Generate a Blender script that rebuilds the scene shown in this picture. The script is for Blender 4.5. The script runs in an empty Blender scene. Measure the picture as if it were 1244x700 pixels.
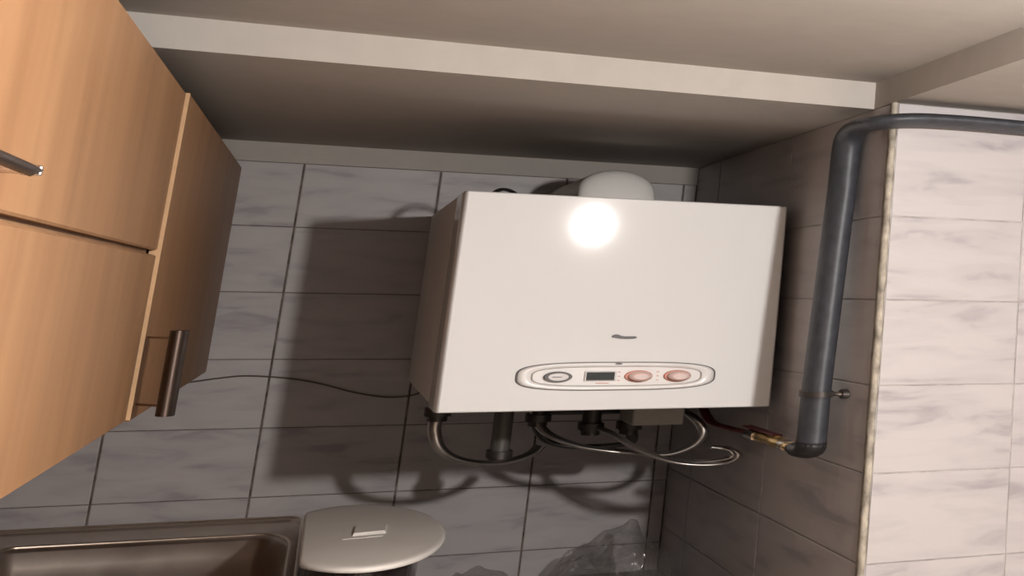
import bpy, bmesh, math, random
from mathutils import Vector, Matrix, noise

random.seed(7)
scene = bpy.context.scene
COL = scene.collection

# ------------------------------------------------------------------ camera
cam_d = bpy.data.cameras.new('camera')
cam = bpy.data.objects.new('camera', cam_d)
COL.objects.link(cam)
cam_d.sensor_fit = 'HORIZONTAL'
cam_d.sensor_width = 36.0
cam_d.lens = 1761.7 / 1244 * 36.0
cam_d.shift_x = -(1522.2 - 622.0) / 1244
cam_d.shift_y = (-38.2 - 350.0) / 1244
cam_d.clip_start = 0.05
RW = ((0.8491557534, -0.5278832571, 0.0165460961),
      (0.1341794429, 0.1853289950, -0.9734726708),
      (0.5108134528, 0.8288500651, 0.2282042637))
m = Matrix.Identity(4)
for i in range(3):
    m[i][0] = RW[0][i]
    m[i][1] = -RW[1][i]
    m[i][2] = -RW[2][i]
m.translation = (-0.33875, -7.55231, 1.82300)
cam.matrix_world = m
scene.camera = cam

# ------------------------------------------------------------------ world + exposure
world = bpy.data.worlds.new('world')
scene.world = world
world.use_nodes = True
world.node_tree.nodes['Background'].inputs[0].default_value = (1.0, 0.86, 0.76, 1)
world.node_tree.nodes['Background'].inputs[1].default_value = 0.0
vs = scene.view_settings
vs.view_transform = 'Standard'
vs.look = 'None'
vs.gamma = 1.0
vs.use_curve_mapping = False
vs.exposure = -0.15

# ------------------------------------------------------------------ pendant lamp light
# the room's hanging bulb, out of frame on the right: its place follows from the boiler's
# cast shadow and from the highlight on the boiler's front
LAMP = Vector((0.95, -5.95, 2.245))
ld = bpy.data.lights.new('pendant_bulb_offscreen', 'POINT')
ld.energy = 430
ld.color = (1.0, 0.965, 0.935)
ld.shadow_soft_size = 0.06
lo = bpy.data.objects.new('pendant_bulb_offscreen', ld)
lo.location = LAMP
COL.objects.link(lo)


# ------------------------------------------------------------------ materials
def new_mat(name):
    mt = bpy.data.materials.new(name)
    mt.use_nodes = True
    nt = mt.node_tree
    return mt, nt, nt.nodes['Principled BSDF']


def flat(name, col, rough=0.5, metal=0.0, spec=0.5, bump=0.0, bscale=40, vary=0.06, coat=0.0):
    mt, nt, b = new_mat(name)
    b.inputs['Roughness'].default_value = rough
    b.inputs['Metallic'].default_value = metal
    b.inputs['Specular IOR Level'].default_value = spec
    b.inputs['Coat Weight'].default_value = coat
    g = nt.nodes.new('ShaderNodeNewGeometry')
    n = nt.nodes.new('ShaderNodeTexNoise')
    n.inputs['Scale'].default_value = bscale
    n.inputs['Detail'].default_value = 4
    nt.links.new(g.outputs['Position'], n.inputs['Vector'])
    r = nt.nodes.new('ShaderNodeValToRGB')
    r.color_ramp.elements[0].position = 0.3
    r.color_ramp.elements[1].position = 0.7
    r.color_ramp.elements[0].color = (*[c * (1 - vary) for c in col], 1)
    r.color_ramp.elements[1].color = (*[min(1, c * (1 + vary)) for c in col], 1)
    nt.links.new(n.outputs['Fac'], r.inputs[0])
    nt.links.new(r.outputs[0], b.inputs['Base Color'])
    if bump:
        bp = nt.nodes.new('ShaderNodeBump')
        bp.inputs['Strength'].default_value = bump
        bp.inputs['Distance'].default_value = 0.01
        nt.links.new(n.outputs['Fac'], bp.inputs['Height'])
        nt.links.new(bp.outputs[0], b.inputs['Normal'])
    return mt


def tile_mat():
    mt, nt, b = new_mat('marbled_tile')
    L = nt.links.new
    g = nt.nodes.new('ShaderNodeNewGeometry')
    oi = nt.nodes.new('ShaderNodeObjectInfo')
    cmb = nt.nodes.new('ShaderNodeVectorMath'); cmb.operation = 'MULTIPLY_ADD'
    cmb.inputs[1].default_value = (1.0, 0.42, 2.1)
    L(g.outputs['Position'], cmb.inputs[0])
    sc = nt.nodes.new('ShaderNodeVectorMath'); sc.operation = 'SCALE'
    sc.inputs[0].default_value = (13, 7, 11)
    L(oi.outputs['Random'], sc.inputs[3])
    L(sc.outputs[0], cmb.inputs[2])
    mp = nt.nodes.new('ShaderNodeMapping')
    mp.inputs['Rotation'].default_value = (0, math.radians(28), 0)
    mp.inputs['Scale'].default_value = (1.0, 1.0, 2.3)
    L(cmb.outputs[0], mp.inputs[0])
    n = nt.nodes.new('ShaderNodeTexNoise')
    n.inputs['Scale'].default_value = 3.4
    n.inputs['Detail'].default_value = 4
    n.inputs['Roughness'].default_value = 0.5
    n.inputs['Distortion'].default_value = 0.45
    L(mp.outputs[0], n.inputs['Vector'])
    r = nt.nodes.new('ShaderNodeValToRGB')
    e = r.color_ramp.elements
    e[0].position = 0.30; e[0].color = (0.30, 0.275, 0.285, 1)
    e[1].position = 0.58; e[1].color = (0.44, 0.405, 0.40, 1)
    x = r.color_ramp.elements.new(0.42); x.color = (0.40, 0.368, 0.368, 1)
    L(n.outputs['Fac'], r.inputs[0])
    L(r.outputs[0], b.inputs['Base Color'])
    b.inputs['Roughness'].default_value = 0.42
    b.inputs['Specular IOR Level'].default_value = 0.3
    n2 = nt.nodes.new('ShaderNodeTexNoise'); n2.inputs['Scale'].default_value = 9
    L(g.outputs['Position'], n2.inputs['Vector'])
    bp = nt.nodes.new('ShaderNodeBump'); bp.inputs['Strength'].default_value = 0.12; bp.inputs['Distance'].default_value = 0.02
    L(n2.outputs['Fac'], bp.inputs['Height']); L(bp.outputs[0], b.inputs['Normal'])
    return mt


def wood_mat():
    mt, nt, b = new_mat('beech_laminate')
    L = nt.links.new
    g = nt.nodes.new('ShaderNodeNewGeometry')
    oi = nt.nodes.new('ShaderNodeObjectInfo')
    ma = nt.nodes.new('ShaderNodeVectorMath'); ma.operation = 'MULTIPLY_ADD'
    ma.inputs[1].default_value = (6, 3.2, 0.55)
    L(g.outputs['Position'], ma.inputs[0])
    sc = nt.nodes.new('ShaderNodeVectorMath'); sc.operation = 'SCALE'
    sc.inputs[0].default_value = (5, 9, 3)
    L(oi.outputs['Random'], sc.inputs[3]); L(sc.outputs[0], ma.inputs[2])
    n = nt.nodes.new('ShaderNodeTexNoise')
    n.inputs['Scale'].default_value = 2.2
    n.inputs['Detail'].default_value = 6
    n.inputs['Roughness'].default_value = 0.6
    L(ma.outputs[0], n.inputs['Vector'])
    r = nt.nodes.new('ShaderNodeValToRGB')
    e = r.color_ramp.elements
    e[0].position = 0.28; e[0].color = (0.205, 0.102, 0.046, 1)
    e[1].position = 0.72; e[1].color = (0.285, 0.152, 0.072, 1)
    L(n.outputs['Fac'], r.inputs[0])
    L(r.outputs[0], b.inputs['Base Color'])
    b.inputs['Roughness'].default_value = 0.48
    b.inputs['Specular IOR Level'].default_value = 0.35
    bp = nt.nodes.new('ShaderNodeBump'); bp.inputs['Strength'].default_value = 0.08; bp.inputs['Distance'].default_value = 0.01
    L(n.outputs['Fac'], bp.inputs['Height']); L(bp.outputs[0], b.inputs['Normal'])
    return mt


def film_mat():
    mt, nt, b = new_mat('clear_film')
    L = nt.links.new
    g = nt.nodes.new('ShaderNodeNewGeometry')
    n = nt.nodes.new('ShaderNodeTexNoise'); n.inputs['Scale'].default_value = 9; n.inputs['Detail'].default_value = 3
    n.inputs['Distortion'].default_value = 1.4
    L(g.outputs['Position'], n.inputs['Vector'])
    bp = nt.nodes.new('ShaderNodeBump'); bp.inputs['Strength'].default_value = 0.9; bp.inputs['Distance'].default_value = 0.10
    L(n.outputs['Fac'], bp.inputs['Height'])
    b.inputs['Base Color'].default_value = (0.24, 0.21, 0.20, 1)
    b.inputs['Roughness'].default_value = 0.6
    gl = nt.nodes.new('ShaderNodeBsdfGlossy')
    gl.inputs['Color'].default_value = (0.9, 0.88, 0.86, 1)
    gl.inputs['Roughness'].default_value = 0.26
    L(bp.outputs[0], gl.inputs['Normal'])
    m1 = nt.nodes.new('ShaderNodeMixShader'); m1.inputs[0].default_value = 0.6
    L(b.outputs[0], m1.inputs[1]); L(gl.outputs[0], m1.inputs[2])
    tr = nt.nodes.new('ShaderNodeBsdfTransparent')
    fr = nt.nodes.new('ShaderNodeLayerWeight')
    fr.inputs[0].default_value = 0.35
    mr = nt.nodes.new('ShaderNodeMapRange')
    mr.inputs[3].default_value = 0.16
    mr.inputs[4].default_value = 0.5
    L(fr.outputs['Facing'], mr.inputs[0])
    m2 = nt.nodes.new('ShaderNodeMixShader')
    L(mr.outputs[0], m2.inputs[0]); L(tr.outputs[0], m2.inputs[1]); L(m1.outputs[0], m2.inputs[2])
    L(m2.outputs[0], nt.nodes['Material Output'].inputs['Surface'])
    return mt


def steel_mat(name, col, rough, scale):
    mt, nt, b = new_mat(name)
    L = nt.links.new
    b.inputs['Metallic'].default_value = 1.0
    b.inputs['Base Color'].default_value = (*col, 1)
    g = nt.nodes.new('ShaderNodeNewGeometry')
    n = nt.nodes.new('ShaderNodeTexNoise'); n.inputs['Scale'].default_value = scale; n.inputs['Detail'].default_value = 5
    L(g.outputs['Position'], n.inputs['Vector'])
    mr = nt.nodes.new('ShaderNodeMapRange')
    mr.inputs[3].default_value = rough * 0.7; mr.inputs[4].default_value = rough * 1.4
    L(n.outputs['Fac'], mr.inputs[0]); L(mr.outputs[0], b.inputs['Roughness'])
    return mt


M = {
    'tile': tile_mat(),
    'wood': wood_mat(),
    'film': film_mat(),
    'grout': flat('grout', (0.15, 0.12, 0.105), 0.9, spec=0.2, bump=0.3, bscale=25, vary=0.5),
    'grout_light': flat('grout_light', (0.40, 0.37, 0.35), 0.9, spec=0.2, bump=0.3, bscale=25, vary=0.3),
    'plaster': flat('beige_paint', (0.42, 0.385, 0.35), 0.75, spec=0.25, bump=0.12, bscale=14, vary=0.03),
    'ceiling': flat('ceiling_paint', (0.42, 0.385, 0.35), 0.8, spec=0.2, bump=0.1, bscale=10, vary=0.03),
    'trim': flat('cream_filler', (0.33, 0.29, 0.235), 0.7, bump=0.5, bscale=22, vary=0.5),
    'floor': flat('floor_stone', (0.45, 0.39, 0.34), 0.5, bscale=3, vary=0.1),
    'enamel': flat('white_enamel', (0.76, 0.745, 0.735), 0.065, spec=0.10, vary=0.008, bscale=2),
    'enamel_in': flat('white_plastic', (0.74, 0.71, 0.69), 0.3, vary=0.01, bscale=2),
    'casing': flat('casing_paint', (0.76, 0.745, 0.735), 0.55, spec=0.2, vary=0.01, bscale=2),
    'line': flat('dark_line', (0.10, 0.09, 0.09), 0.5),
    'gauge': flat('gauge_face', (0.62, 0.58, 0.57), 0.3),
    'display': flat('display_glass', (0.03, 0.035, 0.035), 0.15),
    'orange': flat('orange_ring', (0.58, 0.22, 0.15), 0.4),
    'knob': flat('knob_pink_white', (0.72, 0.52, 0.47), 0.35),
    'red': flat('red_paint', (0.11, 0.012, 0.015), 0.5),
    'black_pipe': flat('black_pipe_paint', (0.040, 0.042, 0.050), 0.5, spec=0.5, bump=0.15, bscale=30, vary=0.25),
    'black': flat('black_rubber', (0.015, 0.014, 0.014), 0.5),
    'dark_metal': flat('dark_metal', (0.07, 0.06, 0.055), 0.5, metal=0.6),
    'grey_box': flat('grey_plastic', (0.33, 0.30, 0.27), 0.5),
    'chrome': steel_mat('brushed_chrome', (0.62, 0.58, 0.56), 0.22, 30),
    'braid': steel_mat('steel_braid', (0.66, 0.62, 0.59), 0.36, 120),
    'dark_braid': steel_mat('dark_braid', (0.48, 0.44, 0.41), 0.3, 12),
    'stub': flat('stub_grey', (0.10, 0.09, 0.08), 0.5),
    'steel': steel_mat('sink_steel', (0.60, 0.52, 0.46), 0.42, 8),
    'bead': steel_mat('polished_bead', (0.80, 0.70, 0.60), 0.34, 20),
    'brass': steel_mat('brass', (0.66, 0.45, 0.17), 0.3, 30),
    'copper': steel_mat('copper', (0.50, 0.27, 0.17), 0.35, 30),
    'handle': steel_mat('dark_nickel', (0.085, 0.062, 0.052), 0.42, 30),
    'flue': flat('flue_white', (0.86, 0.83, 0.79), 0.4, vary=0.01),
    'lid': flat('lid_white', (0.86, 0.82, 0.77), 0.45, vary=0.02, bscale=6),
    'canister': flat('dark_glossy', (0.035, 0.026, 0.026), 0.18, coat=0.4),
    'wire': flat('brown_wire', (0.10, 0.075, 0.06), 0.6),
    'side': flat('carcass_edge', (0.44, 0.27, 0.14), 0.5),
}


# ------------------------------------------------------------------ mesh helpers
def link(name, me, mat, parent=None, smooth=None):
    o = bpy.data.objects.new(name, me)
    COL.objects.link(o)
    if mat and not me.materials:
        me.materials.append(M[mat])
    if parent:
        o.parent = parent
    return o


def mesh(name, verts, faces, smooth=()):
    me = bpy.data.meshes.new(name)
    me.from_pydata([tuple(v) for v in verts], [], faces)
    if smooth is True:
        me.polygons.foreach_set('use_smooth', [True] * len(me.polygons))
    elif smooth:
        fl = [False] * len(me.polygons)
        for i in smooth:
            fl[i] = True
        me.polygons.foreach_set('use_smooth', fl)
    me.update()
    return me


def fix(me):
    bm = bmesh.new(); bm.from_mesh(me)
    bmesh.ops.recalc_face_normals(bm, faces=bm.faces)
    bm.to_mesh(me); bm.free()
    return me


def box_me(x0, x1, y0, y1, z0, z1, bev=0.0, seg=1):
    bm = bmesh.new()
    bmesh.ops.create_cube(bm, size=1.0)
    for v in bm.verts:
        v.co = ((x0 + x1) / 2 + v.co.x * (x1 - x0), (y0 + y1) / 2 + v.co.y * (y1 - y0), (z0 + z1) / 2 + v.co.z * (z1 - z0))
    if bev:
        bmesh.ops.bevel(bm, geom=bm.edges[:], offset=bev, segments=seg, profile=0.5, affect='EDGES')
    me = bpy.data.meshes.new('box'); bm.to_mesh(me); bm.free()
    return me


def box(name, mat, b, parent=None, bev=0.0, seg=1):
    return link(name, box_me(*b, bev, seg), mat, parent)


def catmull(pts, n=8):
    P = [Vector(p) for p in pts]
    if len(P) < 3:
        return P
    P = [P[0] * 2 - P[1]] + P + [P[-1] * 2 - P[-2]]
    out = []
    for i in range(1, len(P) - 2):
        a, b, c, d = P[i - 1], P[i], P[i + 1], P[i + 2]
        for k in range(n):
            t = k / n
            out.append(0.5 * ((2 * b) + (c - a) * t + (2 * a - 5 * b + 4 * c - d) * t * t + (3 * b - a - 3 * c + d) * t ** 3))
    out.append(P[-2])
    return out


def tube_me(pts, r, S=(2.4, 4.5, 1.0), n=14, smooth_n=8, rfun=None):
    """pipe of elliptical section; S gives the section's half widths per axis relative to r"""
    C = catmull(pts, smooth_n) if smooth_n else [Vector(p) for p in pts]
    C = [Vector((p.x / S[0], p.y / S[1], p.z / S[2])) for p in C]
    V = []; F = []; sm = []
    T0 = (C[1] - C[0]).normalized()
    up = Vector((0, 0, 1)) if abs(T0.z) < 0.9 else Vector((0, 1, 0))
    N = (up - T0 * up.dot(T0)).normalized()
    for i, p in enumerate(C):
        T = (C[min(i + 1, len(C) - 1)] - C[max(i - 1, 0)]).normalized()
        N = (N - T * N.dot(T)).normalized()
        B = T.cross(N)
        rr = r * (rfun(i / (len(C) - 1)) if rfun else 1)
        for k in range(n):
            a = 2 * math.pi * k / n
            q = p + (N * math.cos(a) + B * math.sin(a)) * rr
            V.append((q.x * S[0], q.y * S[1], q.z * S[2]))
    for i in range(len(C) - 1):
        for k in range(n):
            k2 = (k + 1) % n
            F.append((i * n + k, i * n + k2, (i + 1) * n + k2, (i + 1) * n + k)); sm.append(len(F) - 1)
    for st in (0, (len(C) - 1) * n):
        b = len(V)
        V += V[st:st + n]
        F.append(tuple(range(b, b + n)) if st else tuple(range(b + n - 1, b - 1, -1)))
    return fix(mesh('tube', V, F, sm))


def tube(name, mat, pts, r, parent=None, **k):
    return link(name, tube_me(pts, r, **k), mat, parent)


def ring_stack(rings, cap0=True, cap1=True, smooth_sides=True):
    """loft through equal-length closed rings"""
    n = len(rings[0]); V = []; F = []; sm = []
    for r in rings:
        V += [tuple(p) for p in r]
    for i in range(len(rings) - 1):
        for k in range(n):
            k2 = (k + 1) % n
            F.append((i * n + k, i * n + k2, (i + 1) * n + k2, (i + 1) * n + k))
            if smooth_sides: sm.append(len(F) - 1)
    if cap0:
        b = len(V); V += [tuple(p) for p in rings[0]]; F.append(tuple(range(b + n - 1, b - 1, -1)))
    if cap1:
        b = len(V); V += [tuple(p) for p in rings[-1]]; F.append(tuple(range(b, b + n)))
    return fix(mesh('loft', V, F, sm))


def flatten_big(me, area):
    for p in me.polygons:
        if p.area > area:
            p.use_smooth = False
    return me


def ell(cx, cy, rx, ry, n=36, e=2.0):
    out = []
    for k in range(n):
        a = 2 * math.pi * k / n
        c, s = math.cos(a), math.sin(a)
        out.append((cx + rx * math.copysign(abs(c) ** (2 / e), c), cy + ry * math.copysign(abs(s) ** (2 / e), s)))
    return out


def rrect(x0, x1, y0, y1, rx, ry, n=6):
    out = []
    for cx, cy, a0 in ((x1 - rx, y1 - ry, 0), (x0 + rx, y1 - ry, 90), (x0 + rx, y0 + ry, 180), (x1 - rx, y0 + ry, 270)):
        for k in range(n + 1):
            a = math.radians(a0 + 90 * k / n)
            out.append((cx + rx * math.cos(a), cy + ry * math.sin(a)))
    return out


def disc_y(name, mat, cx, cz, rx, rz, y0, y1, parent, e=2.0, n=36, dome=0.0):
    """a short boss standing out of an upright face, from depth y0 to front y1"""
    p = ell(cx, cz, rx, rz, n, e)
    def sc(f, y): return [(cx + (x - cx) * f, y, cz + (z - cz) * f) for x, z in p]
    rings = [sc(1, y0), sc(1, y1 + (y0 - y1) * 0.2), sc(0.94, y1)]
    if dome:
        rings += [sc(0.6, y1 - dome * 0.7)]
    return link(name, ring_stack(rings), mat, parent)


def tag(o, label, cat, group=None):
    o['label'] = label; o['category'] = cat
    if group: o['group'] = group
    return o


def thing(name, label, cat, loc, group=None):
    o = bpy.data.objects.new(name, None)
    o.empty_display_size = 0.1
    COL.objects.link(o)
    o['anchor_z'] = loc[2]
    del o['anchor_z']
    return tag(o, label, cat, group)


def base_at(root, loc):
    """put the Empty at the thing's base, keep the parts where they are"""
    root.location = loc
    inv = Matrix.Translation(loc).inverted()
    for c in root.children:
        c.matrix_parent_inverse = inv
    return root


def struct(o):
    o['kind'] = 'structure'
    return o


# ------------------------------------------------------------------ dimensions of the place
XS = 1.1264            # alcove side wall
YC = -2.977            # front face of the masonry on the right
YB = -2.774            # front face of the beam
ZB, ZC = 2.451, 2.540  # beam underside, ceiling
XL, XR, YN = -2.05, 2.7, -9.6
G = 0.004              # tile thickness on the walls

# ------------------------------------------------------------------ setting
struct(box('floor', 'floor', (XL, XR, YN, 0.0, -0.1, 0)))
struct(box('ceiling', 'ceiling', (XL, XR, YN, 0.0, ZC, ZC + 0.1)))
struct(box('wall_left', 'plaster', (XL - 0.15, XL, YN, 0.15, 0, ZC)))
struct(box('wall_front', 'plaster', (XL, XR, YN - 0.15, YN, 0, ZC)))
struct(box('wall_far_right', 'plaster', (XR, XR + 0.15, YN, YC, 0, ZC)))
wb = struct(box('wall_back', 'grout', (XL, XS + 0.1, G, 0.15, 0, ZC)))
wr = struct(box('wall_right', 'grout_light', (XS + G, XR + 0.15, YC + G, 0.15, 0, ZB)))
struct(box('ceiling_beam_back', 'plaster', (XL, XS, YB, 0.0, ZB, ZC)))
struct(box('ceiling_beam_right', 'plaster', (XS, XR, YN, 0.0, ZB, ZC)))


def tile_me(w, h, t, cx, cz):
    """one tile in its own frame: face at y=0, thickness t behind, chamfered edge"""
    a, c = w / 2, h / 2
    V = [(-a, t, -c), (a, t, -c), (a, t, c), (-a, t, c),
         (-a, t * .35, -c), (a, t * .35, -c), (a, t * .35, c), (-a, t * .35, c),
         (-a + cx, 0, -c + cz), (a - cx, 0, -c + cz), (a - cx, 0, c - cz), (-a + cx, 0, c - cz)]
    F = [(8, 9, 10, 11)]
    for b in (0, 4):
        for k in range(4):
            k2 = (k + 1) % 4
            F.append((b + k, b + k2, b + 4 + k2, b + 4 + k))
    return mesh('tile', V, F)


tile_cache = {}


def tile(parent, x0, x1, z0, z1, origin, rot=0.0, gx=0.004, gz=0.0014, mat='tile', name='tile'):
    w, h = round(x1 - x0 - 2 * gx, 4), round(z1 - z0 - 2 * gz, 4)
    if w < 0.01 or h < 0.01:
        return
    key = (w, h, mat, gx)
    if key not in tile_cache:
        tile_cache[key] = tile_me(w, h, G, min(gx, 0.004), 0.0025)
    o = link(name, tile_cache[key], mat, parent)
    cx, cz = (x0 + x1) / 2, (z0 + z1) / 2
    if rot:      # tile on the alcove side wall: x runs along depth
        o.rotation_euler = (random.uniform(-.003, .003), 0, rot)
        o.location = (origin, cx, cz)
    else:
        o.rotation_euler = (random.uniform(-.004, .004), 0, random.uniform(-.004, .004))
        o.location = (cx, origin + random.uniform(-.001, .0015), cz)
    return o


back_cols = [XL, -1.552, -1.0287, -0.5053, 0.0181, 0.5415, 1.0649, XS]
back_rows = [2.367, 2.095, 1.820, 1.545, 1.268, 0.993, 0.718, 0.443]
for i in range(len(back_cols) - 1):
    for j in range(len(back_rows) - 1):
        tile(wb, back_cols[i], back_cols[i + 1], back_rows[j + 1], back_rows[j], 0.0)
box('plaster_band', 'plaster', (XL, XS, -0.001, G, 2.368, ZB), wb)
right_rows = [2.4505, 2.090, 1.830, 1.570, 1.310, 1.050, 0.790, 0.530]
side_cols = [YC + 0.02, -1.75, -0.50, 0.0]
front_cols = [XS + 0.018, 1.594, 2.090, 2.586]
for j in range(len(right_rows) - 1):
    for i in range(len(side_cols) - 1):
        tile(wr, side_cols[i], side_cols[i + 1], right_rows[j + 1], right_rows[j], XS, rot=-math.pi / 2, gx=0.006)
    for i in range(len(front_cols) - 1):
        tile(wr, front_cols[i], front_cols[i + 1], right_rows[j + 1], right_rows[j], YC, gx=0.0018)

# rough cream filler bead running down the outer corner
rings = []
nz = 60
for k in range(nz + 1):
    z = 0.45 + (ZB - 0.45) * k / nz
    a = random.uniform(-.004, .004); b = random.uniform(-.006, .006)
    rings.append([(XS - 0.003 + a * .3, YC + 0.03, z), (XS - 0.004 + a * .3, YC - 0.002, z),
                  (XS + 0.004, YC - 0.010 + a * .5, z), (XS + 0.011 + b * .3, YC - 0.009 + b * .5, z),
                  (XS + 0.017 + b * .5, YC - 0.001, z), (XS + 0.017 + b * .5, YC + 0.03, z)])
struct(link('trim_1', ring_stack(rings), 'trim'))

# ------------------------------------------------------------------ wall cabinets on the left
CX = -0.735
CZ0, CZ1 = 1.4986, 2.337


def bar_handle(parent, p0, p1, out, posts, r, S):
    h = tube('handle', 'handle', [p0, p1], r, parent, S=S, smooth_n=0, n=12)
    for q in posts:
        tube('handle_post', 'chrome', [q, (q[0] + out, q[1], q[2])], r * 0.5, h, S=(1, 3, 1), smooth_n=0, n=8)
    return h


cab = thing('wall_cabinet', 'beech wall cabinet with one tall door, upright bar handle, against tiled wall', 'cabinet', (0, 0, 0))
Y2 = -2.765
box('body', 'wood', (XL, CX - 0.022, Y2 + 0.004, -0.006, CZ0, CZ1), cab, 0.003)
dr = box('door', 'wood', (CX - 0.018, CX + 0.008, Y2 - 0.002, -0.012, CZ0 - 0.004, CZ1), cab, 0.003)
box('edge_band', 'side', (CX - 0.017, CX + 0.0085, Y2 - 0.006, Y2 + 0.002, CZ0, CZ1), dr)
hx = -0.652
hb = tube('handle', 'handle', [(hx, -2.83, 1.512), (hx, -2.83, 1.722)], 0.012, dr, S=(1.7, 4.0, 1), smooth_n=0, n=14)
base_at(cab, (-1.39, -1.38, CZ0))
for z in (1.533, 1.702):
    tube('handle_post', 'chrome', [(CX + 0.01, -2.70, z), (hx, -2.80, z)], 0.0035, hb, S=(1, 3, 1), smooth_n=0, n=8)

cab2 = thing('wall_cabinet', 'beech wall cabinet with a short upper door above a lower door', 'cabinet', (0, 0, 0))
Y3 = -5.7
ZJ = 1.9167
box('body', 'wood', (XL, CX - 0.022, Y3, Y2 - 0.008, CZ0, CZ1), cab2, 0.003)
d1 = box('door', 'wood', (CX - 0.018, CX, Y3, Y2 - 0.01, ZJ + 0.006, CZ1), cab2, 0.004)
d2 = box('door', 'wood', (CX - 0.018, CX, Y3, Y2 - 0.01, CZ0 - 0.004, ZJ - 0.006), cab2, 0.004)
h2 = tube('handle', 'handle', [(CX + 0.045, -5.64, 1.972), (CX + 0.045, -5.10, 1.972)], 0.0085, d1, S=(1.6, 3, 1), smooth_n=0, n=4)
box('end_cap', 'chrome', (CX + 0.034, CX + 0.056, -5.102, -5.090, 1.965, 1.979), h2, 0.002)
for y in (-5.60, -5.14):
    tube('handle_post', 'chrome', [(CX - 0.005, y, 1.970), (CX + 0.045, y, 1.970)], 0.006, h2, S=(1, 4, 1), smooth_n=0, n=8)
base_at(cab2, (-1.39, -4.2, CZ0))

# ------------------------------------------------------------------ boiler
BX1, BYF, BZ0, BZ1 = 1.0835, -1.967, 1.446, 2.166
bo = thing('boiler', 'white wall-hung gas boiler with oval control panel and swoosh badge', 'boiler', (0, 0, 0))


def prism(prof, zs):
    """zs: list of (z, inset) levels"""
    cx = sum(p[0] for p in prof) / len(prof); cy = sum(p[1] for p in prof) / len(prof)
    hx_ = max(p[0] for p in prof) - cx; hy_ = max(p[1] for p in prof) - cy
    return flatten_big(ring_stack([[(cx + (x - cx) * (1 - i / hx_), cy + (y - cy) * (1 - 2.5 * i / hy_), z) for x, y in prof] for z, i in zs]), 0.08)


link('casing', prism(rrect(0.004, BX1 - 0.004, -1.62, -0.004, 0.006, 0.02, 3), [(BZ0 + 0.012, 0), (BZ1 - 0.004, 0), (BZ1 - 0.001, 0.002)]), 'casing', bo)
fc = link('front_cover', prism(rrect(0, BX1, BYF, -1.624, 0.016, 0.06, 8), [(BZ0, 0.004), (BZ0 + 0.004, 0), (BZ1 - 0.004, 0), (BZ1, 0.004)]), 'enamel', bo)
box('bottom_plate', 'dark_metal', (0.02, BX1 - 0.02, -1.6, -0.02, BZ0 + 0.002, BZ0 + 0.012), bo)
# control panel: stadium set into the cover
PX, PZ = 0.5500, 1.5585


def stadium_ring(name, mat, hx0, hz0, hx1, hz1, y0, y1, parent, e=3.3):
    o1 = ell(PX, PZ, hx0, hz0, 72, e); o2 = ell(PX, PZ, hx1, hz1, 72, e)
    R = [[(x, BYF + 0.006, z) for x, z in o1], [(x, y0, z) for x, z in o1], [(x, y1, z) for x, z in o2], [(x, BYF + 0.006, z) for x, z in o2]]
    return link(name, ring_stack(R, False, False), mat, parent)


cp = link('control_panel', ring_stack([[(x, y, z) for x, z in ell(PX, PZ, hx_, hz_, 72, 3.3)] for hx_, hz_, y in
          ((0.316, 0.0455, BYF + 0.006), (0.316, 0.0455, BYF - 0.008), (0.300, 0.041, BYF - 0.014), (0.272, 0.031, BYF - 0.004))]), 'enamel_in', bo)
stadium_ring('panel_outline', 'line', 0.3225, 0.0475, 0.3165, 0.0457, BYF - 0.004, BYF - 0.004, cp)
stadium_ring('inner_groove', 'grey_box', 0.276, 0.0322, 0.270, 0.0305, BYF - 0.0065, BYF - 0.0065, cp)
FY = BYF - 0.004
# pressure gauge
g1 = disc_y('pressure_gauge', 'line', 0.357, 1.558, 0.044, 0.0175, FY + 0.004, FY - 0.020, cp)
disc_y('gauge_face', 'gauge', 0.357, 1.558, 0.033, 0.0125, FY, FY - 0.0225, cp)
box('gauge_needle', 'line', (0.338, 0.368, FY - 0.0265, FY - 0.0215, 1.5572, 1.5592), cp)
# display
dp = box('display_frame', 'gauge', (0.440, 0.541, FY - 0.010, FY + 0.004, 1.5435, 1.5755), cp, 0.002)
box('display', 'display', (0.446, 0.535, FY - 0.014, FY - 0.004, 1.5465, 1.5725), cp)
box('printed_line', 'orange', (0.478, 0.520, FY - 0.003, FY + 0.003, 1.5345, 1.5365), cp)
# two knobs
for kx in (0.614, 0.742):
    rg = disc_y('knob_ring', 'orange', kx, 1.558, 0.046, 0.0195, FY + 0.004, FY - 0.012, cp)
    disc_y('knob', 'knob', kx + 0.003, 1.5585, 0.038, 0.0155, FY, FY - 0.045, cp, dome=0.006)
    box('knob_pointer', 'gauge', (kx - 0.012, kx + 0.026, FY - 0.053, FY - 0.04, 1.5575, 1.5600), cp)
for dx in (-0.063, 0.063):
    for dz in (-0.014, 0.0, 0.014):
        box('tick_mark', 'orange', (0.614 + dx - 0.004, 0.614 + dx + 0.004, FY - 0.002, FY + 0.003, 1.558 + dz - .0012, 1.558 + dz + .0012), cp)
disc_y('latch_button', 'line', 0.545, 1.6005, 0.012, 0.0028, BYF, BYF - 0.018, cp, n=16)
# badge: a dark swoosh with a curled head and a tapering tail
top = [(0.000, 0.003), (0.005, 0.0080), (0.014, 0.0105), (0.024, 0.0095), (0.031, 0.0058), (0.044, 0.0040), (0.060, 0.0042), (0.074, 0.0045), (0.082, 0.0030)]
bot = [(0.083, -0.0020), (0.070, -0.0045), (0.048, -0.0050), (0.030, -0.0042), (0.016, -0.0020), (0.005, -0.0004)]
pr = [(0.512 + x, 1.688 + z) for x, z in top + bot]
link('badge', ring_stack([[(x, BYF + 0.002, z) for x, z in pr], [(x, BYF - 0.006, z) for x, z in pr]], smooth_sides=False), 'line', bo)
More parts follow.
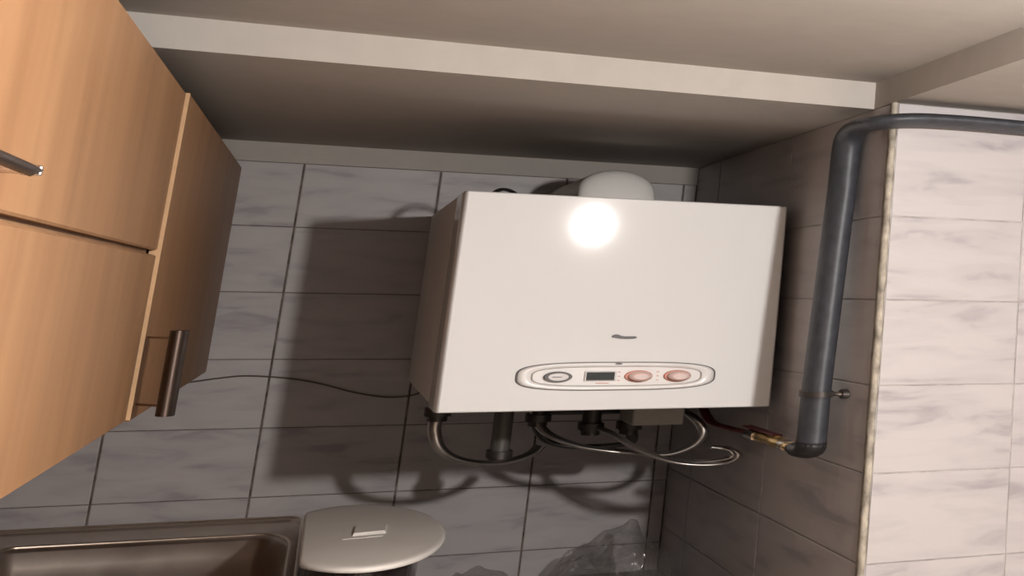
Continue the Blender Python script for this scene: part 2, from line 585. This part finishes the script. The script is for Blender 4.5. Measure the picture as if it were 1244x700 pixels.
# what shows below the casing: connection stubs and a grey junction box
for sx, sy, z0 in ((0.055, -1.30, 1.375), (0.292, -1.12, 1.205), (0.42, -1.05, 1.33), (0.60, -1.15, 1.30), (0.74, -1.15, 1.30)):
    st = tube('pipe_stub', 'dark_metal' if sx != 0.292 else 'stub', [(sx, sy, BZ0 + 0.01), (sx, sy, z0)], 0.014, bo, smooth_n=0)
    tube('union_nut', 'dark_metal', [(sx, sy, z0 + 0.045), (sx, sy, z0 + 0.018)], 0.020, st, smooth_n=0, n=6)
box('junction_box', 'grey_box', (0.70, 0.885, -1.45, -1.15, 1.352, BZ0 + 0.006), bo, 0.006)
tube('manifold', 'dark_metal', [(0.40, -0.95, 1.375), (0.98, -0.95, 1.372)], 0.012, bo, smooth_n=0)
tube('electrode_cable', 'black', [(0.12, -1.45, 2.166), (0.135, -1.42, 2.196), (0.165, -1.38, 2.213), (0.21, -1.3, 2.206), (0.25, -1.2, 2.170)], 0.0055, bo, S=(2, 3, 1))
base_at(bo, (BX1 / 2, -0.98, BZ0))

# flue leaving the top of the boiler and bending back into the wall
fl = thing('flue_pipe', 'white round flue elbow on top of the boiler, running into the wall', 'flue pipe', (0, 0, 0))
FX, FYY = 0.622, -1.0
arc = [(FX, FYY, BZ1 - 0.0)]
for k in range(0, 9):
    a = math.radians(90 * k / 8)
    arc.append((FX, FYY + 0.05 * (1 - math.cos(a)), BZ1 + 0.004 + 0.088 * math.sin(a)))
arc += [(FX, -0.4, BZ1 + 0.092), (FX, -0.006, BZ1 + 0.092)]
link('elbow', tube_me(arc, 0.085, S=(1.75, 0.55, 1.0), n=36, smooth_n=0), 'flue', fl)
tube('collar', 'flue', [(FX, FYY, BZ1 + 0.001), (FX, FYY, BZ1 + 0.018)], 0.094, fl, S=(1.72, 0.6, 1.0), n=36, smooth_n=0)
tube('wall_rosette', 'flue', [(FX, -0.03, BZ1 + 0.092), (FX, -0.004, BZ1 + 0.092)], 0.090, fl, S=(1.72, 0.6, 1.0), n=36, smooth_n=0)
base_at(fl, (FX, FYY, BZ1))


# ------------------------------------------------------------------ hoses below the boiler
def hose(name, label, mat, pts, r, ends=True, group=None, cat='hose'):
    t = thing(name, label, cat, (0, 0, 0), group)
    tube('sleeve', mat, pts, r, t)
    if ends:
        for a, b in ((pts[0], pts[1]), (pts[-1], pts[-2])):
            a = Vector(a); b = Vector(b)
            d = (b - a).normalized() * 0.035
            tube('end_fitting', 'chrome', [a, a + d], r * 1.35, t, smooth_n=0, n=10)
    return base_at(t, pts[0])


hose('flexible_hose', 'braided hose hanging in a wide U below the left corner of the boiler', 'dark_braid',
     [(0.055, -1.30, 1.39), (0.052, -1.30, 1.345), (0.075, -1.29, 1.283), (0.135, -1.26, 1.238), (0.235, -1.22, 1.214), (0.33, -1.18, 1.216), (0.40, -1.15, 1.236), (0.432, -1.12, 1.262)], 0.0095, ends=False)
hose('flexible_hose', 'shiny steel braided hose sagging below the middle of the boiler', 'braid',
     [(0.40, -1.05, 1.395), (0.44, -1.10, 1.315), (0.54, -1.18, 1.268), (0.66, -1.22, 1.245), (0.78, -1.22, 1.232), (0.88, -1.25, 1.228), (0.965, -1.28, 1.262), (0.99, -1.3, 1.315), (0.955, -1.28, 1.365), (0.90, -1.2, 1.40)], 0.0085, ends=False)
hose('flexible_hose', 'thin steel hose doubling back in a narrow loop beside the brass valve', 'braid',
     [(0.60, -1.15, 1.335), (0.66, -1.30, 1.312), (0.74, -1.4, 1.262), (0.85, -1.48, 1.222), (0.96, -1.5, 1.208), (1.05, -1.5, 1.214), (1.085, -1.5, 1.238), (1.05, -1.5, 1.262), (0.98, -1.5, 1.272)], 0.0075, ends=False)
hose('flexible_hose', 'dull dark hose lying behind the shinier steel ones', 'dark_metal',
     [(0.74, -1.15, 1.335), (0.77, -1.05, 1.262), (0.70, -0.95, 1.238), (0.58, -0.9, 1.236), (0.48, -0.9, 1.262), (0.43, -0.92, 1.33), (0.42, -0.95, 1.37)], 0.0095, ends=False)
tag(tube('sheathed_wire', 'braid', [(0.985, -1.5, 1.268), (1.04, -1.52, 1.262), (1.062, -1.52, 1.238), (1.02, -1.5, 1.222), (0.93, -1.45, 1.216), (0.84, -1.35, 1.222), (0.76, -1.25, 1.234), (0.66, -1.2, 1.252)], 0.005),
    'thin bright wire curling alongside the narrow hose loop', 'wire')

# ------------------------------------------------------------------ black gas pipe
PY = -2.66
PS = (2.1, 3.5, 1.0)
gp = thing('gas_pipe', 'black painted gas pipe rising beside the boiler and bending over the tiles', 'pipe', (0, 0, 0))
pp = [(1.040, PY, 1.372), (1.043, PY, 1.55), (1.054, PY, 1.80), (1.066, PY, 2.05), (1.074, PY, 2.20), (1.076, PY, 2.30),
      (1.075, PY - 0.02, 2.350), (1.070, PY - 0.09, 2.375), (1.066, PY - 0.19, 2.382), (1.064, PY - 0.30, 2.379), (1.085, PY - 0.38, 2.379), (1.14, PY - 0.402, 2.386),
      (1.22, PY - 0.402, 2.392), (1.37, PY - 0.402, 2.395), (1.55, PY - 0.402, 2.394), (2.0, PY - 0.402, 2.392), (2.69, PY - 0.402, 2.390)]
link('pipe_run', tube_me(pp, 0.0215, S=PS, n=20, smooth_n=6), 'black_pipe', gp)
link('elbow', tube_me([(1.040, PY, 1.385), (1.041, PY + 0.01, 1.362), (1.044, PY + 0.06, 1.349), (1.046, PY + 0.14, 1.345)], 0.0222, S=PS, n=16, smooth_n=4), 'black', gp)
base_at(gp, (1.046, PY, 1.345))
cl = thing('pipe_clip', 'small metal pipe clip holding the black gas pipe off the side wall', 'clip', (0, 0, 0))
tube('band', 'dark_metal', [(1.043, PY, 1.522), (1.043, PY, 1.540)], 0.0245, cl, S=PS, n=20, smooth_n=0)
tube('screw', 'chrome', [(1.075, PY - 0.02, 1.532), (1.100, PY - 0.05, 1.532), (XS + 0.003, PY - 0.06, 1.532)], 0.007, cl, S=(1.5, 3, 1), smooth_n=3, n=8)
tube('nut', 'dark_metal', [(1.106, PY - 0.055, 1.532), (XS - 0.001, PY - 0.06, 1.532)], 0.015, cl, S=(1.5, 3, 1), smooth_n=0, n=6)
base_at(cl, (1.048, PY, 1.527))
va = thing('gas_valve', 'brass gas valve with silver nuts at the foot of the black pipe', 'valve', (0, 0, 0))
vx, vz = 1.046, 1.345
vb = tube('valve_body', 'brass', [(vx, -2.44, vz), (vx, -2.30, vz), (vx, -2.15, vz), (vx, -1.96, vz)], 0.0135, va, S=(2.0, 4, 1), smooth_n=4, rfun=lambda t: 1 + 0.35 * math.sin(t * math.pi * 3) ** 2)
tube('union_nut', 'dark_metal', [(vx, -2.53, vz), (vx, -2.44, vz)], 0.0175, va, S=(2.0, 4, 1), smooth_n=0, n=6)
tube('union_nut', 'chrome', [(vx, -2.40, vz), (vx, -2.34, vz)], 0.0195, va, S=(2.0, 4, 1), smooth_n=0, n=6)
tube('union_nut', 'chrome', [(vx, -1.98, vz), (vx, -1.86, vz)], 0.0185, va, S=(2.0, 4, 1), smooth_n=0, n=6)
box('stem', 'brass', (vx - .012, vx + .012, -2.22, -2.12, vz + 0.01, vz + 0.024), va, 0.003)
box('lever', 'red', (vx - .018, vx + .018, -2.22, -1.78, vz + 0.019, vz + 0.025), va, 0.002)
base_at(va, (vx, -2.53, vz - 0.02))
tag(tube('gas_hose', 'red', [(vx, -1.87, vz), (vx - .002, -1.70, vz - .002), (vx - .01, -1.52, vz - .004), (vx - .03, -1.34, vz + 0.004), (vx - .05, -1.25, vz + 0.05), (vx - .05, -1.22, 1.445)], 0.008),
    'dark red pipe leading from the brass valve to the boiler underside', 'pipe')

# thin cable on the tiles
tag(tube('thin_cable', 'wire', [(-0.80, -0.012, 1.452), (-0.74, -0.012, 1.462), (-0.66, -0.012, 1.474), (-0.58, -0.012, 1.480), (-0.45, -0.012, 1.470), (-0.33, -0.012, 1.448), (-0.18, -0.012, 1.405), (-0.05, -0.012, 1.385), (0.05, -0.012, 1.40), (0.08, -0.012, 1.455)], 0.0028, S=(1.5, 3, 1)),
    'thin brown cable bowed across the tiles between cabinet and boiler', 'cable')

# ------------------------------------------------------------------ sink, its base and the lower worktop
SX0, SX1, SY0, SY1, SZ = XL, -0.298, -3.0, -0.004, 0.905
sk = thing('kitchen_sink', 'stainless steel sink with rolled rim, set against the tiled wall', 'sink', (0, 0, 0))
outer = rrect(SX0 + 0.005, SX1, SY0, SY1, 0.05, 0.16, 8)
lip = lambda dx, dy, rx, ry: rrect(-1.262 - dx, -0.345 + dx, -2.55 - dy, -0.50 + dy, rx, ry, 8)


def at(r, z): return [(x, y, z) for x, y in r]


def grow(r, dx, dy):
    return rrect(SX0 + 0.005 + dx, SX1 - dx, SY0 + dy, SY1 - dy, 0.05, 0.16, 8)


# raised outer roll, flat deck, inner roll, then down into the bowl
deck = [at(outer, SZ - 0.025), at(outer, SZ - 0.002), at(grow(0, 0.004, 0.02), SZ + 0.006), at(grow(0, 0.010, 0.055), SZ + 0.007), at(grow(0, 0.012, 0.070), SZ + 0.005),
        at(grow(0, 0.013, 0.076), SZ + 0.001), at(grow(0, 0.0135, 0.080), SZ - 0.004), at(grow(0, 0.016, 0.100), SZ - 0.006),
        at(lip(0.030, 0.17, 0.10, 0.34), SZ - 0.006), at(lip(0.022, 0.13, 0.10, 0.34), SZ + 0.001), at(lip(0.012, 0.06, 0.10, 0.34), SZ + 0.003),
        at(lip(0.006, 0.025, 0.10, 0.34), SZ + 0.001), at(lip(0.002, 0.008, 0.10, 0.34), SZ - 0.004), at(lip(0.0, 0.0, 0.10, 0.34), SZ - 0.012)]
link('deck', ring_stack(deck, False, False), 'steel', sk)
# polished rolled beads along the outer edge and round the bowl
bead_pts = [(SX0 + 0.012, -0.05, SZ + 0.010), (SX1 - 0.05, -0.05, SZ + 0.010), (SX1 - 0.022, -0.07, SZ + 0.008), (SX1 - 0.010, -0.14, SZ + 0.008), (SX1 - 0.010, -2.8, SZ + 0.008)]
tube('rolled_edge', 'bead', bead_pts, 0.0055, sk, S=(1, 1, 1), smooth_n=0, n=14)
lp = lip(0.008, 0.03, 0.10, 0.34)
tube('bowl_bead', 'bead', [(x, y, SZ + 0.002) for x, y in lp + lp[:1]], 0.006, sk, S=(1, 1, 1), smooth_n=0, n=14)
bowl = [at(lip(0.0, 0.0, 0.10, 0.34), SZ - 0.012), at(lip(-0.008, -0.03, 0.10, 0.34), SZ - 0.06), at(lip(-0.014, -0.06, 0.10, 0.34), SZ - 0.17), at(lip(-0.05, -0.2, 0.10, 0.3), SZ - 0.19)]
bw = link('bowl', ring_stack(bowl, False, True), 'steel', sk)
tube('drain', 'chrome', [(-0.79, -1.5, SZ - 0.194), (-0.79, -1.5, SZ - 0.184)], 0.045, bw, S=(2.0, 4.5, 1), smooth_n=0, n=24)
base_at(sk, ((SX0 + SX1) / 2, -1.5, SZ - 0.2))
bc = thing('base_cabinet', 'beech base cabinet carrying the steel sink', 'cabinet', (0, 0, 0))
box('side_panel', 'wood', (SX1 - 0.03, SX1 - 0.004, SY0 + 0.04, -0.01, 0.0, SZ - 0.025), bc)
box('side_panel', 'wood', (XL + 0.002, XL + 0.03, SY0 + 0.04, -0.01, 0.0, SZ - 0.025), bc)
box('bottom_panel', 'wood', (XL + 0.03, SX1 - 0.03, SY0 + 0.04, -0.01, 0.1, 0.13), bc)
for x0, x1 in ((XL + 0.004, -1.165), (-1.155, SX1 - 0.006)):
    q = box('door', 'wood', (x0, x1, SY0 + 0.01, SY0 + 0.038, 0.1, SZ - 0.03), bc, 0.003)
    tube('handle', 'handle', [((x0 + x1) / 2 - .1, SY0 - 0.03, 0.8), ((x0 + x1) / 2 + .1, SY0 - 0.03, 0.8)], 0.006, q, S=(1, 1, 1), smooth_n=0)
box('plinth', 'wood', (XL + 0.03, SX1 - 0.03, SY0 + 0.1, SY0 + 0.13, 0.0, 0.1), bc)
base_at(bc, (-1.15, -1.5, 0))
WZ = 0.60
wt = thing('low_counter', 'low grey counter in the alcove beside the sink', 'counter', (0, 0, 0))
box('top', 'grey_box', (SX1 + 0.004, XS - 0.004, -2.9, -0.004, WZ - 0.04, WZ), wt, 0.004)
box('body', 'enamel_in', (SX1 + 0.01, XS - 0.01, -2.85, -0.02, 0.0, WZ - 0.04), wt)
base_at(wt, (0.43, -1.45, 0))

# ------------------------------------------------------------------ canister with a D-shaped lid
cn = thing('canister', 'dark glossy canister under a white lid with one straight side', 'canister', (0, 0, 0))
LX, LY = -0.148, -1.64


def dprof(rx, ry, cut, n=56):
    out = []
    for k in range(n):
        a = 2 * math.pi * k / n
        x, y = rx * math.cos(a), ry * math.sin(a)
        out.append((LX + max(x, -cut), LY + y))
    return out


LZ = 1.05
rb = [dprof(.190 * s, .60 * s, .140 * s) for s in (0.90, 0.93, 0.95, 0.95, 0.95)]
link('body', ring_stack([at(r, z) for r, z in zip(rb, (WZ, WZ + 0.02, WZ + 0.2, LZ - 0.05, LZ - 0.012))]), 'canister', cn)
tube('rim_band', 'chrome', [(LX + 0.02, LY, LZ - 0.026), (LX + 0.02, LY, LZ - 0.0145)], 0.158, cn, S=(1.0, 3.36, 1), smooth_n=0, n=40)
def lidp(s, t=1.0): return dprof(.250 * s, .752 * s, .160 * s)
ld_ = link('lid', ring_stack([at(lidp(.99), LZ - 0.016), at(lidp(1.0), LZ - 0.012), at(lidp(1.0), LZ - 0.005), at(lidp(.985), LZ), at(lidp(.94), LZ + .0012), at(lidp(.3), LZ + .004)]), 'lid', cn)
link('lift_tab', ring_stack([at([(LX - 0.022, LY - 0.13), (LX + 0.075, LY - 0.10), (LX + 0.085, LY + 0.09), (LX - 0.010, LY + 0.09)], LZ + 0.003),
                             at([(LX - 0.018, LY - 0.12), (LX + 0.070, LY - 0.09), (LX + 0.080, LY + 0.08), (LX - 0.008, LY + 0.08)], LZ + 0.013)], smooth_sides=False), 'lid', ld_)
link('tab_shade_ledge', ring_stack([at([(LX - 0.050, LY - 0.19), (LX + 0.062, LY - 0.16), (LX + 0.066, LY - 0.115), (LX - 0.022, LY - 0.135), (LX - 0.024, LY + 0.02), (LX - 0.040, LY + 0.05)], LZ + z) for z in (0.001, 0.0052)], smooth_sides=False), 'lid', ld_)  # raised ledge in lid colour, its outline standing in for shade beside the tab
base_at(cn, (LX, LY, WZ))


# ------------------------------------------------------------------ crumpled clear plastic bags
def film(name, cx, cy, rx, ry, h, seed, nu=54, nv=24, pole=(0.0, 0.0)):
    """thin crumpled bag: a soft dome with straight sharp creases"""
    rnd = random.Random(seed)
    planes = []
    for k in range(26):
        n_ = Vector((rnd.gauss(0, 1), rnd.gauss(0, 1), rnd.gauss(0, .8))).normalized()
        planes.append((n_, rnd.uniform(-.8, .8), rnd.uniform(.04, .13), rnd.uniform(3, 7)))
    V = []; F = []
    for j in range(nv + 1):
        v = j / nv
        ph = v * math.pi / 2
        rad = (1 - v) ** 0.72
        for i in range(nu):
            a = 2 * math.pi * i / nu
            d = Vector((math.cos(a) * rad, math.sin(a) * rad, v))
            w = 0.0
            for n_, c, am, fq in planes:
                t = (d.dot(n_) - c) * fq
                w += am * max(0.0, 1 - abs(t))          # ridge along a crease
            sc = 0.80 + w + 0.10 * noise.noise(d * 2.3 + Vector((seed, 0, 0)))
            V.append((cx + d.x * rx * sc + pole[0] * v * v, min(cy + d.y * ry * sc + pole[1] * v * v, -0.02), WZ + 0.002 + d.z * h * sc * 0.9))
    for j in range(nv):
        for i in range(nu):
            i2 = (i + 1) % nu
            F.append((j * nu + i, j * nu + i2, (j + 1) * nu + i2, (j + 1) * nu + i))
    return link(name, mesh('film', V, F), 'film')


tag(film('plastic_bag', 0.80, -0.75, 0.24, 0.55, 0.29, 3, pole=(0.10, 0.25)), 'tall crumpled clear plastic bag on the counter in the alcove corner', 'plastic bag')
tag(film('plastic_bag', 0.30, -0.75, 0.16, 0.50, 0.205, 11), 'low crumpled clear plastic bag on the counter beside the canister', 'plastic bag')

# ------------------------------------------------------------------ pendant lamp that lights the room (out of frame, on the right)
def pendant(at_, label):
    pl = thing('pendant_lamp', label, 'lamp', (0, 0, 0))
    X, Y, Z = at_
    box('ceiling_cup', 'enamel_in', (X - .05, X + .05, Y - .05, Y + .05, ZC - 0.03, ZC), pl, 0.01, 2)
    tube('cord', 'black', [(X, Y, ZC - 0.02), (X, Y, Z + 0.14)], 0.004, pl, S=(1, 1, 1), smooth_n=0, n=8)
    tube('socket', 'black', [(X, Y, Z + 0.14), (X, Y, Z + 0.075)], 0.02, pl, S=(1, 1, 1), smooth_n=0, n=16)
    base_at(pl, (X, Y, ZC))


pendant(LAMP, 'bright bulb hanging on a black cord in front of the tiled corner')
